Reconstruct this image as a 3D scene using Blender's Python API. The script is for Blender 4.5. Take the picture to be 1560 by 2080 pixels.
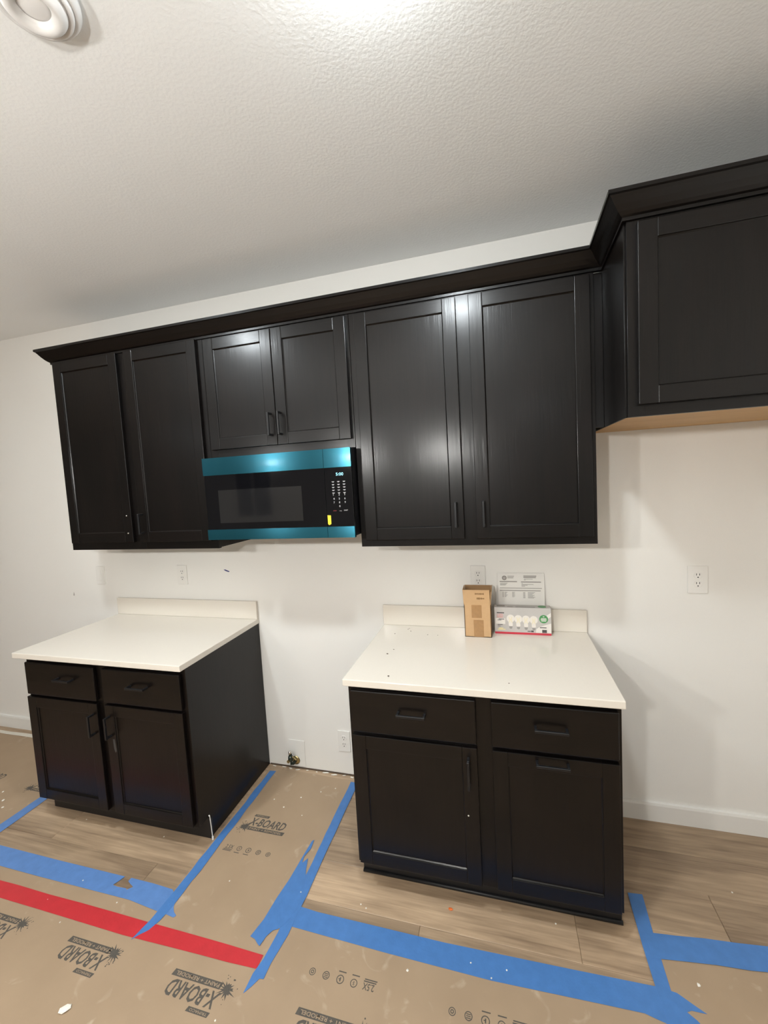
import bpy, bmesh, math, random
from mathutils import Vector, Matrix
random.seed(7)
for o in list(bpy.data.objects): bpy.data.objects.remove(o)
SC = bpy.context.scene
COL = SC.collection

# ------------------------------------------------------------------ camera
CAM = (2.449, -2.1302, 1.689); YAW, PITCH, ROLL, FPX = -0.2720, -0.0744, -0.0558, 842.77
cam = bpy.data.cameras.new('camera'); camo = bpy.data.objects.new('camera', cam); COL.objects.link(camo)
fwd = Vector((math.sin(YAW)*math.cos(PITCH), math.cos(YAW)*math.cos(PITCH), math.sin(PITCH)))
rgt = Vector((math.cos(YAW), -math.sin(YAW), 0)); upv = rgt.cross(fwd)
r2 = rgt*math.cos(ROLL)+upv*math.sin(ROLL); u2 = -rgt*math.sin(ROLL)+upv*math.cos(ROLL)
M = Matrix((( r2.x,u2.x,-fwd.x,CAM[0]),(r2.y,u2.y,-fwd.y,CAM[1]),(r2.z,u2.z,-fwd.z,CAM[2]),(0,0,0,1)))
camo.matrix_world = M
cam.sensor_fit = 'VERTICAL'; cam.sensor_height = 36.0; cam.lens = FPX*36.0/2080.0; cam.clip_start = 0.05
SC.camera = camo
# ------------------------------------------------------------------ world, exposure, lamp levels
w = bpy.data.worlds.new('world'); SC.world = w; w.use_nodes = True
w.node_tree.nodes['Background'].inputs[0].default_value = (0.02, 0.024, 0.03, 1)
w.node_tree.nodes['Background'].inputs[1].default_value = 0.3
SC.view_settings.view_transform = 'Standard'; SC.view_settings.look = 'None'
SC.view_settings.gamma = 1.0; SC.view_settings.use_curve_mapping = False
SC.view_settings.exposure = 0.2
PENDANT_E, DISC_E, FAR_FILL_E = 640.0, 300.0, 150.0      # emission of bulbs and lenses
LAMP_COL = (1.0, 0.99, 0.95); DISC_COL = (.90, .97, 1.0)
H = 2.788                                            # ceiling height

# ------------------------------------------------------------------ materials
MATS = {}
def nd(nt, t, x=0, y=0, **kw):
    n = nt.nodes.new(t); n.location = (x, y)
    for k, v in kw.items(): setattr(n, k, v)
    return n
def base(name):
    m = bpy.data.materials.new(name); m.use_nodes = True
    MATS[name] = m
    return m, m.node_tree, m.node_tree.nodes['Principled BSDF']
def plain(name, col, rough=.5, metal=0., spec=.5, noise=0., nscale=30., bump=0., bscale=200., coat=0.):
    m, nt, p = base(name)
    p.inputs['Base Color'].default_value = (*col, 1); p.inputs['Roughness'].default_value = rough
    p.inputs['Metallic'].default_value = metal; p.inputs['Specular IOR Level'].default_value = spec
    if coat: p.inputs['Coat Weight'].default_value = coat; p.inputs['Coat Roughness'].default_value = .1
    tc = nd(nt, 'ShaderNodeTexCoord', -900)
    if noise:
        n = nd(nt, 'ShaderNodeTexNoise', -700); n.inputs['Scale'].default_value = nscale; n.inputs['Detail'].default_value = 4
        nt.links.new(tc.outputs['Object'], n.inputs['Vector'])
        mx = nd(nt, 'ShaderNodeMix', -300, data_type='RGBA')
        mx.inputs['A'].default_value = (*[c*(1-noise) for c in col], 1); mx.inputs['B'].default_value = (*[min(1, c*(1+noise)) for c in col], 1)
        nt.links.new(n.outputs['Fac'], mx.inputs['Factor']); nt.links.new(mx.outputs['Result'], p.inputs['Base Color'])
    if bump:
        n2 = nd(nt, 'ShaderNodeTexNoise', -700, -300); n2.inputs['Scale'].default_value = bscale; n2.inputs['Detail'].default_value = 3
        nt.links.new(tc.outputs['Object'], n2.inputs['Vector'])
        b = nd(nt, 'ShaderNodeBump', -300, -300); b.inputs['Strength'].default_value = bump; b.inputs['Distance'].default_value = .004
        nt.links.new(n2.outputs['Fac'], b.inputs['Height']); nt.links.new(b.outputs['Normal'], p.inputs['Normal'])
    return m
def wood(name, dark, light, grain, rough=.36, bump=.06, rnd=.0, spec=.5, dens=90., contrast=(.35, .75), coat=0.):
    """grain = axis along which the fibres run ('x','y','z')"""
    m, nt, p = base(name)
    tc = nd(nt, 'ShaderNodeTexCoord', -1300); mp = nd(nt, 'ShaderNodeMapping', -1100)
    s = {'x': (.05, 1, 1), 'y': (1, .05, 1), 'z': (1, 1, .05)}[grain]
    mp.inputs['Scale'].default_value = [a*dens for a in s]
    oi = nd(nt, 'ShaderNodeObjectInfo', -1500, -200)
    vm = nd(nt, 'ShaderNodeVectorMath', -1300, -250, operation='SCALE'); vm.inputs[0].default_value = (3.1, 5.7, 4.3)
    nt.links.new(oi.outputs['Random'], vm.inputs['Scale'])
    va = nd(nt, 'ShaderNodeVectorMath', -1200, -100, operation='ADD')
    nt.links.new(tc.outputs['Object'], va.inputs[0]); nt.links.new(vm.outputs['Vector'], va.inputs[1])
    nt.links.new(va.outputs['Vector'], mp.inputs['Vector'])
    n = nd(nt, 'ShaderNodeTexNoise', -800); n.inputs['Scale'].default_value = 1; n.inputs['Detail'].default_value = 6; n.inputs['Roughness'].default_value = .6
    n.inputs['Distortion'].default_value = .4
    nt.links.new(mp.outputs['Vector'], n.inputs['Vector'])
    mp2 = nd(nt, 'ShaderNodeMapping', -1000, -400); mp2.inputs['Scale'].default_value = [6*a**.5 for a in s]
    nt.links.new(va.outputs['Vector'], mp2.inputs['Vector'])
    n2 = nd(nt, 'ShaderNodeTexNoise', -800, -400); n2.inputs['Scale'].default_value = 1; n2.inputs['Detail'].default_value = 3; n2.inputs['Distortion'].default_value = 1.2
    nt.links.new(mp2.outputs['Vector'], n2.inputs['Vector'])
    ad = nd(nt, 'ShaderNodeMath', -600, operation='ADD'); ml = nd(nt, 'ShaderNodeMath', -500, operation='MULTIPLY'); ml.inputs[1].default_value = .5
    nt.links.new(n.outputs['Fac'], ad.inputs[0]); nt.links.new(n2.outputs['Fac'], ad.inputs[1]); nt.links.new(ad.outputs[0], ml.inputs[0])
    cr = nd(nt, 'ShaderNodeMapRange', -350); cr.inputs['From Min'].default_value = contrast[0]; cr.inputs['From Max'].default_value = contrast[1]
    nt.links.new(ml.outputs[0], cr.inputs['Value'])
    mx = nd(nt, 'ShaderNodeMix', -150, data_type='RGBA'); mx.inputs['A'].default_value = (*dark, 1); mx.inputs['B'].default_value = (*light, 1)
    nt.links.new(cr.outputs['Result'], mx.inputs['Factor'])
    out = mx.outputs['Result']
    if rnd:
        hs = nd(nt, 'ShaderNodeHueSaturation', 0, 100)
        mr = nd(nt, 'ShaderNodeMapRange', -200, 250); mr.inputs['To Min'].default_value = 1-rnd; mr.inputs['To Max'].default_value = 1+rnd
        nt.links.new(oi.outputs['Random'], mr.inputs['Value']); nt.links.new(mr.outputs['Result'], hs.inputs['Value'])
        nt.links.new(out, hs.inputs['Color']); out = hs.outputs['Color']
    nt.links.new(out, p.inputs['Base Color'])
    p.inputs['Roughness'].default_value = rough; p.inputs['Specular IOR Level'].default_value = spec
    p.inputs['Coat Weight'].default_value = coat; p.inputs['Coat Roughness'].default_value = .21
    b = nd(nt, 'ShaderNodeBump', -150, -300); b.inputs['Strength'].default_value = bump; b.inputs['Distance'].default_value = .002
    nt.links.new(n.outputs['Fac'], b.inputs['Height']); nt.links.new(b.outputs['Normal'], p.inputs['Normal'])
    if coat: nt.links.new(b.outputs['Normal'], p.inputs['Coat Normal'])
    p.location = (300, 0); nt.nodes['Material Output'].location = (600, 0)
    return m
def emit(name, col, strength):
    m, nt, p = base(name)
    p.inputs['Base Color'].default_value = (*col, 1); p.inputs['Emission Color'].default_value = (*col, 1); p.inputs['Emission Strength'].default_value = strength
    return m

plain('wall_paint', (.82, .80, .76), .55, noise=.015, nscale=3, bump=.10, bscale=260)
plain('ceiling_paint', (.88, .89, .885), .7, noise=.015, nscale=3, bump=.26, bscale=105)
plain('trim_paint', (.80, .785, .75), .35)
ST = ((.0008, .0005, .0004), (.0052, .0030, .0023))
wood('stain_vertical', *ST, 'z', rough=.44, bump=.20, spec=.16, coat=.42)
wood('stain_horizontal', *ST, 'x', rough=.44, bump=.20, spec=.16, coat=.42)
wood('stain_side', *ST, 'z', rough=.44, bump=.08, spec=.16, coat=.38)
plain('toe_black', (.008, .008, .009), .45)
plain('handle_black', (.007, .007, .008), .38, metal=.0, spec=.42)
plain('quartz', (.725, .672, .595), .10, noise=.025, nscale=220, spec=.5)
wood('raw_maple', (.46, .25, .08), (.60, .36, .13), 'x', rough=.5, bump=.03, dens=40)
wood('plank_oak', (.22, .15, .095), (.50, .36, .235), 'x', rough=.45, bump=.10, rnd=.16, dens=60, contrast=(.35, .66))
plain('plastic_white', (.80, .78, .74), .3)
plain('plastic_alarm', (.78, .77, .76), .28)
plain('slot_dark', (.02, .02, .02), .6)
plain('blue_tape', (.062, .185, .46), .55, noise=.16, nscale=28, bump=.15, bscale=120)
plain('blue_tape_old', (.10, .22, .50), .6, noise=.18, nscale=25, bump=.15, bscale=120)
plain('red_tape', (.52, .028, .036), .5, noise=.14, nscale=22, bump=.15, bscale=120)
plain('white_tape', (.70, .66, .58), .6, noise=.1, nscale=60)
plain('ink', (.085, .075, .062), .8, noise=.35, nscale=300)
plain('plaster', (.82, .78, .70), .9, noise=.1, nscale=100)
plain('crumb_gap_dark', (.10, .07, .05), .9)  # for real crumbs, and for the painted shade strip at the wall foot
plain('orange_crumb', (.75, .16, .03), .6)
plain('cardboard', (.52, .325, .165), .75, noise=.05, nscale=60)
plain('cardboard_shaded', (.36, .21, .10), .85)  # same cardboard, darkened to paint the shade inside the open box
plain('packing_tape', (.36, .20, .085), .3, noise=.15, nscale=90)
plain('print_brown', (.20, .105, .035), .7)
plain('carton_grey', (.50, .47, .445), .3, noise=.10, nscale=12)
plain('carton_light', (.74, .70, .65), .35)
plain('print_red', (.55, .035, .06), .35)
plain('print_pink', (.70, .30, .29), .4)
plain('print_green', (.07, .27, .09), .35)
plain('print_yellow', (.80, .68, .30), .4)
plain('print_dark', (.08, .07, .07), .4)
plain('smudge_grey', (.045, .042, .038), .7)
plain('scuff', (.42, .39, .36), .7)
plain('print_grey', (.30, .28, .26), .6)
plain('bulb_white', (.74, .69, .63), .35)
plain('paper_white', (.80, .78, .74), .7)
plain('metal_screw', (.75, .72, .66), .25, metal=1.)
plain('steel_dark', (.035, .045, .035), .35, metal=.6)
plain('brass_dull', (.45, .36, .18), .35, metal=1.)
plain('appliance_black', (.006, .006, .007), .3)
plain('glass_black', (.004, .004, .005), .04, spec=.5)
plain('window_mesh', (.010, .010, .011), .05, spec=1.0, coat=1.)
plain('sticker_yellow', (.85, .62, .03), .5)
plain('key_white', (.55, .55, .55), .5)
plain('key_red', (.25, .02, .03), .5)
plain('pen_blue', (.03, .04, .18), .7)
plain('night_glass', (.004, .005, .007), .03)
emit('display_cyan', (.30, .80, 1.0), 1.1)
emit('pendant_glow', LAMP_COL, PENDANT_E)
emit('pendant_glow_dim', LAMP_COL, PENDANT_E*.40)
emit('disc_glow', DISC_COL, DISC_E)
emit('disc_glow_dim', DISC_COL, DISC_E*1.1)
emit('far_fill_glow', DISC_COL, FAR_FILL_E)
# blue protective film on brushed steel
m, nt, p = base('blue_film')
p.inputs['Base Color'].default_value = (.020, .125, .175, 1); p.inputs['Metallic'].default_value = .85; p.inputs['Roughness'].default_value = .27
p.inputs['Anisotropic'].default_value = .9; p.inputs['Coat Weight'].default_value = .12; p.inputs['Coat Roughness'].default_value = .12
tg = nd(nt, 'ShaderNodeCombineXYZ', -300, -200); tg.inputs[2].default_value = 1.0; nt.links.new(tg.outputs[0], p.inputs['Tangent'])
tc = nd(nt, 'ShaderNodeTexCoord', -900); mp = nd(nt, 'ShaderNodeMapping', -700); mp.inputs['Scale'].default_value = (60, 1, 4)
n = nd(nt, 'ShaderNodeTexNoise', -500); n.inputs['Scale'].default_value = 1; nt.links.new(tc.outputs['Object'], mp.inputs[0]); nt.links.new(mp.outputs[0], n.inputs['Vector'])
b = nd(nt, 'ShaderNodeBump', -250, -350); b.inputs['Strength'].default_value = .06; b.inputs['Distance'].default_value = .002
nt.links.new(n.outputs['Fac'], b.inputs['Height']); nt.links.new(b.outputs['Normal'], p.inputs['Normal'])
# kraft floor paper with dusty plaster smudges
def kraft(name):
    m, nt, p = base(name)
    tc = nd(nt, 'ShaderNodeTexCoord', -1000)
    n1 = nd(nt, 'ShaderNodeTexNoise', -800, 200); n1.inputs['Scale'].default_value = 5; n1.inputs['Detail'].default_value = 5
    n2 = nd(nt, 'ShaderNodeTexNoise', -800, -100); n2.inputs['Scale'].default_value = 9; n2.inputs['Detail'].default_value = 6; n2.inputs['Distortion'].default_value = 1.5
    for q in (n1, n2): nt.links.new(tc.outputs['Object'], q.inputs['Vector'])
    mx = nd(nt, 'ShaderNodeMix', -500, 100, data_type='RGBA'); mx.inputs['A'].default_value = (.315, .222, .142, 1); mx.inputs['B'].default_value = (.415, .30, .195, 1)
    nt.links.new(n1.outputs['Fac'], mx.inputs['Factor'])
    mr = nd(nt, 'ShaderNodeMapRange', -500, -150); mr.inputs['From Min'].default_value = .62; mr.inputs['From Max'].default_value = .80; mr.inputs['To Max'].default_value = .32
    nt.links.new(n2.outputs['Fac'], mr.inputs['Value'])
    m2 = nd(nt, 'ShaderNodeMix', -250, 0, data_type='RGBA'); m2.inputs['B'].default_value = (.72, .62, .48, 1)
    nt.links.new(mr.outputs['Result'], m2.inputs['Factor']); nt.links.new(mx.outputs['Result'], m2.inputs['A']); nt.links.new(m2.outputs['Result'], p.inputs['Base Color'])
    p.inputs['Roughness'].default_value = .6
    n3 = nd(nt, 'ShaderNodeTexNoise', -500, -400); n3.inputs['Scale'].default_value = 7; n3.inputs['Detail'].default_value = 4
    nt.links.new(tc.outputs['Object'], n3.inputs['Vector'])
    b = nd(nt, 'ShaderNodeBump', -250, -400); b.inputs['Strength'].default_value = .12; b.inputs['Distance'].default_value = .02
    nt.links.new(n3.outputs['Fac'], b.inputs['Height']); nt.links.new(b.outputs['Normal'], p.inputs['Normal'])
kraft('kraft_paper')

# ------------------------------------------------------------------ helpers
def mats(x): return [MATS[i] for i in (x if isinstance(x, (list, tuple)) else [x])]
ORI = {}
def thing(name, loc, label, cat, group=None):
    o = bpy.data.objects.new(name, None); COL.objects.link(o); o.location = loc; o.empty_display_size = .05
    o['label'] = label; o['category'] = cat
    if group: o['group'] = group
    ORI[o] = Vector(loc)
    return o
def obj(name, bm, mat, parent=None, label=None, cat=None, group=None, kind=None, loc=None, smooth=False):
    """link bm (built in world coordinates) as one mesh object"""
    org = ORI[parent] if parent is not None else Vector(loc or (0, 0, 0))
    bmesh.ops.translate(bm, verts=bm.verts, vec=-org)
    bmesh.ops.recalc_face_normals(bm, faces=bm.faces)
    me = bpy.data.meshes.new(name); bm.to_mesh(me); bm.free()
    for m_ in mats(mat): me.materials.append(m_)
    if smooth:
        for p_ in me.polygons: p_.use_smooth = True
    o = bpy.data.objects.new(name, me); COL.objects.link(o)
    if parent is not None: o.parent = parent
    else: o.location = org
    ORI[o] = org
    if label: o['label'] = label
    if cat: o['category'] = cat
    if group: o['group'] = group
    if kind: o['kind'] = kind
    return o
def BM(): return bmesh.new()
def box(bm, x0, x1, y0, y1, z0, z1, bev=0., seg=1, mi=0):
    r = bmesh.ops.create_cube(bm, size=1.0)
    vs = r['verts']
    for v in vs:
        v.co = Vector((x0+(v.co.x+.5)*(x1-x0), y0+(v.co.y+.5)*(y1-y0), z0+(v.co.z+.5)*(z1-z0)))
    fs = list({f for v in vs for f in v.link_faces})
    for f in fs: f.material_index = mi
    if bev:
        es = list({e for v in vs for e in v.link_edges})
        r = bmesh.ops.bevel(bm, geom=es, offset=bev, segments=seg, affect='EDGES', profile=.5)
        for f in r['faces']: f.material_index = mi
    return bm
def prism(bm, pts, axis, a, b, mi=0):
    """polygon pts (2D in the plane normal to axis) extruded from a to b"""
    def P(u, v, t): return {'x': (t, u, v), 'y': (u, t, v), 'z': (u, v, t)}[axis]
    v0 = [bm.verts.new(P(u, v, a)) for u, v in pts]; v1 = [bm.verts.new(P(u, v, b)) for u, v in pts]
    n = len(pts); fs = [bm.faces.new(v0), bm.faces.new(v1)]
    for i in range(n): fs.append(bm.faces.new((v0[i], v0[(i+1) % n], v1[(i+1) % n], v1[i])))
    for f in fs: f.material_index = mi
    return bm
def lathe(bm, prof, cx, cy, cz, axis='z', seg=40, mi=0):
    """profile [(r,h)] revolved about an axis through (cx,cy,cz)"""
    def P(r, h, t):
        c, s = r*math.cos(t), r*math.sin(t)
        return {'z': (cx+c, cy+s, cz+h), 'y': (cx+c, cy+h, cz+s), 'x': (cx+h, cy+c, cz+s)}[axis]
    rings = []
    for r, h in prof:
        if r < 1e-6: rings.append([bm.verts.new(P(0, h, 0))])
        else: rings.append([bm.verts.new(P(r, h, 2*math.pi*k/seg)) for k in range(seg)])
    for a, b in zip(rings[:-1], rings[1:]):
        for k in range(seg):
            q = [a[k % len(a)], a[(k+1) % len(a)], b[(k+1) % len(b)], b[k % len(b)]]
            u = []
            for v in q:
                if v not in u: u.append(v)
            if len(u) >= 3:
                f = bm.faces.new(u); f.material_index = mi
    for ring in (rings[0], rings[-1]):
        if len(ring) > 2: bm.faces.new(ring).material_index = mi
    return bm
def tube(bm, pts, r, seg=10, mi=0):
    pts = [Vector(p) for p in pts]; rings = []
    for i, p in enumerate(pts):
        d = (pts[min(i+1, len(pts)-1)]-pts[max(i-1, 0)]).normalized()
        a = d.orthogonal().normalized() if abs(d.z) > .9 else d.cross(Vector((0, 0, 1))).normalized(); b_ = d.cross(a)
        rings.append([bm.verts.new(p+r*(math.cos(2*math.pi*k/seg)*a+math.sin(2*math.pi*k/seg)*b_)) for k in range(seg)])
    for A, B in zip(rings[:-1], rings[1:]):
        for k in range(seg): bm.faces.new((A[k], A[(k+1) % seg], B[(k+1) % seg], B[k])).material_index = mi
    bm.faces.new(rings[0]).material_index = mi; bm.faces.new(rings[-1]).material_index = mi
TXT = {}
def text(bm, s, fn, width=None, height=None, bold=0., shear=0., mi=0):
    """flat lettering: fn maps (u,v) in metres to a world point; u 0..width, v 0..height"""
    key = (s, bold, shear)
    if key not in TXT:
        cu = bpy.data.curves.new('t', 'FONT'); cu.body = s; cu.offset = bold; cu.shear = shear; cu.resolution_u = 2
        o = bpy.data.objects.new('t', cu); COL.objects.link(o)
        bpy.context.view_layer.update()
        dg = bpy.context.evaluated_depsgraph_get(); e = o.evaluated_get(dg); me = e.to_mesh()
        TXT[key] = ([(v.co.x, v.co.y) for v in me.vertices], [list(p_.vertices) for p_ in me.polygons])
        e.to_mesh_clear(); bpy.data.objects.remove(o); bpy.data.curves.remove(cu)
    vs, fs = TXT[key]
    x0 = min(v[0] for v in vs); x1 = max(v[0] for v in vs); y0 = min(v[1] for v in vs); y1 = max(v[1] for v in vs)
    sy = height/(y1-y0) if height else width/(x1-x0)
    sx = width/(x1-x0) if width else sy
    bv = [bm.verts.new(fn((a-x0)*sx, (b_-y0)*sy)) for a, b_ in vs]
    for f in fs:
        try: bm.faces.new([bv[i] for i in f]).material_index = mi
        except ValueError: pass
def quad(bm, fn, u0, u1, v0, v1, mi=0, sh=0.):
    bm.faces.new([bm.verts.new(fn(a, b_)) for a, b_ in ((u0, v0), (u1, v0), (u1+sh, v1), (u0+sh, v1))]).material_index = mi
def poly(bm, fn, pts, mi=0):
    bm.faces.new([bm.verts.new(fn(a, b_)) for a, b_ in pts]).material_index = mi
def disc(bm, fn, cu, cv, r, n=24, mi=0, ri=0.):
    out = [(cu+r*math.cos(2*math.pi*k/n), cv+r*math.sin(2*math.pi*k/n)) for k in range(n)]
    if not ri: poly(bm, fn, out, mi); return
    o = [bm.verts.new(fn(*q)) for q in out]; i_ = [bm.verts.new(fn(cu+ri*math.cos(2*math.pi*k/n), cv+ri*math.sin(2*math.pi*k/n))) for k in range(n)]
    for k in range(n): bm.faces.new((o[k], o[(k+1) % n], i_[(k+1) % n], i_[k])).material_index = mi

# ------------------------------------------------------------------ the room
RX0, RX1, RY = -7.0, 3.90, -10.0
obj('wall_back', box(BM(), RX0, RX1, 0, .12, 0, H), 'wall_paint', kind='structure')
obj('wall_left', box(BM(), RX0-.12, RX0, RY, .12, 0, H), 'wall_paint', kind='structure')
obj('wall_right', box(BM(), RX1, RX1+.12, RY, .12, 0, H), 'wall_paint', kind='structure')
bm = BM()                                             # far wall behind the camera with a window opening
WX0, WX1, WZ0, WZ1 = -5.55, -4.23, .78, 2.3
for a in ((RX0, WX0, 0, H), (WX1, RX1, 0, H), (WX0, WX1, 0, WZ0), (WX0, WX1, WZ1, H)): box(bm, a[0], a[1], RY-.12, RY, a[2], a[3])
obj('wall_front', bm, 'wall_paint', kind='structure')
bm = BM()
for a in ((WX0, WX0+.05, WZ0, WZ1), (WX1-.05, WX1, WZ0, WZ1), (WX0, WX1, WZ0, WZ0+.05), (WX0, WX1, WZ1-.05, WZ1), (-4.93, -4.87, WZ0, WZ1)): box(bm, a[0], a[1], RY-.07, RY-.02, a[2], a[3])
wf = obj('window_1', bm, 'trim_paint', kind='structure')
obj('pane', box(BM(), WX0+.04, -4.92, RY-.055, RY-.045, WZ0+.04, WZ1-.04), 'night_glass', wf)
obj('pane', box(BM(), -4.88, WX1-.04, RY-.055, RY-.045, WZ0+.04, WZ1-.04), 'night_glass', wf)
obj('ceiling', box(BM(), RX0-.12, RX1+.12, RY-.12, .12, H, H+.1), 'ceiling_paint', kind='structure')
floor = obj('floor', box(BM(), RX0-.12, RX1+.12, RY-.12, .12, -.10, -.006), 'plank_oak', kind='structure')
# planks: single ones where the photograph looks, one joined field beyond
PW, PL = .178, 1.22
def plank(bm, x0, x1, y0, y1):
    c = .0016
    b0 = [bm.verts.new(q) for q in ((x0, y0, -.006), (x1, y0, -.006), (x1, y1, -.006), (x0, y1, -.006))]
    b1 = [bm.verts.new(q) for q in ((x0, y0, -c), (x1, y0, -c), (x1, y1, -c), (x0, y1, -c))]
    b2 = [bm.verts.new(q) for q in ((x0+c, y0+c, 0), (x1-c, y0+c, 0), (x1-c, y1-c, 0), (x0+c, y1-c, 0))]
    for A, B in ((b0, b1), (b1, b2)):
        for k in range(4): bm.faces.new((A[k], A[(k+1) % 4], B[(k+1) % 4], B[k]))
    bm.faces.new(b2)
far = BM(); row = 0; y1 = -.003
while y1 > RY+.02:
    y0 = max(y1-PW, RY+.004); x0 = RX0-random.random()*PL
    while x0 < RX1:
        a, b_ = max(x0, RX0+.004), min(x0+PL, RX1-.004)
        if b_-a > .02:
            if b_ > -1.6 and a < 4.2 and y1 > -1.5:
                bm = BM(); plank(bm, a+.0004, b_-.0004, y0+.0004, y1-.0004); obj('plank', bm, 'plank_oak', floor)
            else: plank(far, a+.0004, b_-.0004, y0+.0004, y1-.0004)
        x0 += PL
    y1 -= PW
obj('plank_field', far, 'plank_oak', floor, kind='stuff')
def baseboard(name, x0, x1):
    bm = BM(); prism(bm, [(-.0005, .0005), (-.016, .0005), (-.016, .080), (-.013, .0905), (-.0005, .0915)], 'x', x0, x1)
    return obj(name, bm, 'trim_paint', kind='structure')
baseboard('baseboard_left', RX0+.001, .048)
baseboard('baseboard_right', 2.842, RX1-.001)
# dark strip painted as the shadow gap under unfinished drywall behind the missing range
bm = BM(); box(bm, 1.046, 1.828, -.0035, -.0005, .0005, .0075)
obj('gap_shade_1', bm, 'crumb_gap_dark', kind='structure')
wb = bpy.data.objects['wall_back']
bm = BM(); prism(bm, [(.826, 1.207), (.838, 1.209), (.867, 1.198), (.862, 1.193), (.842, 1.199)], 'y', -.0006, -.0001)
obj('pen_mark', bm, 'pen_blue', wb, label='short blue scribbled mark on the white wall')
bm = BM(); prism(bm, [(-.395, 1.025), (-.388, 1.05), (-.383, 1.03), (-.388, 1.02)], 'y', -.0004, -.0001)
obj('scuff_mark', bm, 'scuff', wb)
bm = BM(); box(bm, 1.180, 1.285, -.003, -.0004, .014, .175, .001)
obj('patch_plate', bm, 'trim_paint', wb)

# ------------------------------------------------------------------ lamps of the room, plus added fill discs
def disc_light(x, y, mat, label, drop=.031):
    t = thing('ceiling_light', (x, y, H), label, 'ceiling light', 'disc lights on the ceiling')
    bm = BM(); lathe(bm, [(.098, 0), (.098, -.006), (.092, -.013), (.078, -.015), (.078, -.004)], x, y, H); obj('trim_ring', bm, 'plastic_white', t, smooth=True)
    bm = BM(); lathe(bm, [(.077, -.006), (.077, -.014), (.062, -.014-(drop-.014)*.55), (.035, -.014-(drop-.014)*.9), (0, -drop)], x, y, H); obj('lens', bm, mat, t, smooth=True)
for x, y, gl in ((2.25, -1.33, 'disc_glow'), (.72, -1.33, 'disc_glow_dim')):
    disc_light(x, y, gl, 'lit white disc light on the ceiling in front of the wall cabinets', .043 if gl == 'disc_glow' else .017)
for x, y in ((-3.2, -5.6), (.6, -6.4), (3.0, -6.0)):  # unseen discs added as fill to even out wall and ceiling
    disc_light(x, y, 'far_fill_glow', 'added unseen fill disc light on the ceiling out in the open room')
def pendant(x, y, z, glow='pendant_glow'):
    t = thing('pendant_light', (x, y, H), 'hanging pendant light with bare glowing bulb on a black stem', 'pendant light', 'row of pendant lights')
    bm = BM(); lathe(bm, [(.06, 0), (.06, -.02), (.02, -.028), (0, -.028)], x, y, H); obj('canopy', bm, 'handle_black', t, smooth=True)
    bm = BM(); tube(bm, [(x, y, H-.02), (x, y, z+.09)], .005); obj('stem', bm, 'handle_black', t)
    bm = BM(); lathe(bm, [(.018, .045), (.02, .1), (0, .104)], x, y, z); obj('socket', bm, 'handle_black', t, smooth=True)
    bm = BM(); lathe(bm, [(0, -.045), (.02, -.04), (.038, -.022), (.045, 0), (.038, .022), (.022, .044), (0, .05)], x, y, z, seg=24); obj('bulb', bm, glow, t, smooth=True)
for x in (.12, 1.03, 1.95): pendant(x, -2.68, 1.95, 'pendant_glow_dim' if x < .5 else 'pendant_glow')
# smoke alarm style round fixture, partly in the frame
ax, ay = 1.512, -1.372
t = thing('smoke_detector', (ax, ay, H), 'round white stepped plastic fixture mounted on the textured ceiling', 'ceiling fixture')
bm = BM(); lathe(bm, [(.088, 0), (.089, -.012), (.083, -.022), (.077, -.024), (.074, -.020)], ax, ay, H, seg=56); obj('base_plate', bm, 'plastic_alarm', t, smooth=True)
bm = BM(); lathe(bm, [(.076, -.018), (.073, -.030), (.068, -.033), (.066, -.028)], ax, ay, H, seg=56); obj('vent_ring', bm, 'plastic_alarm', t, smooth=True)
bm = BM(); lathe(bm, [(.064, -.026), (.060, -.036), (.054, -.043), (.046, -.046), (.038, -.043), (.033, -.036), (.031, -.030)], ax, ay, H, seg=56); obj('rim', bm, 'plastic_alarm', t, smooth=True)
bm = BM(); lathe(bm, [(.032, -.030), (.024, -.033), (.010, -.035), (0, -.0355)], ax, ay, H, seg=56); obj('cap', bm, 'plastic_alarm', t, smooth=True)

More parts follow.
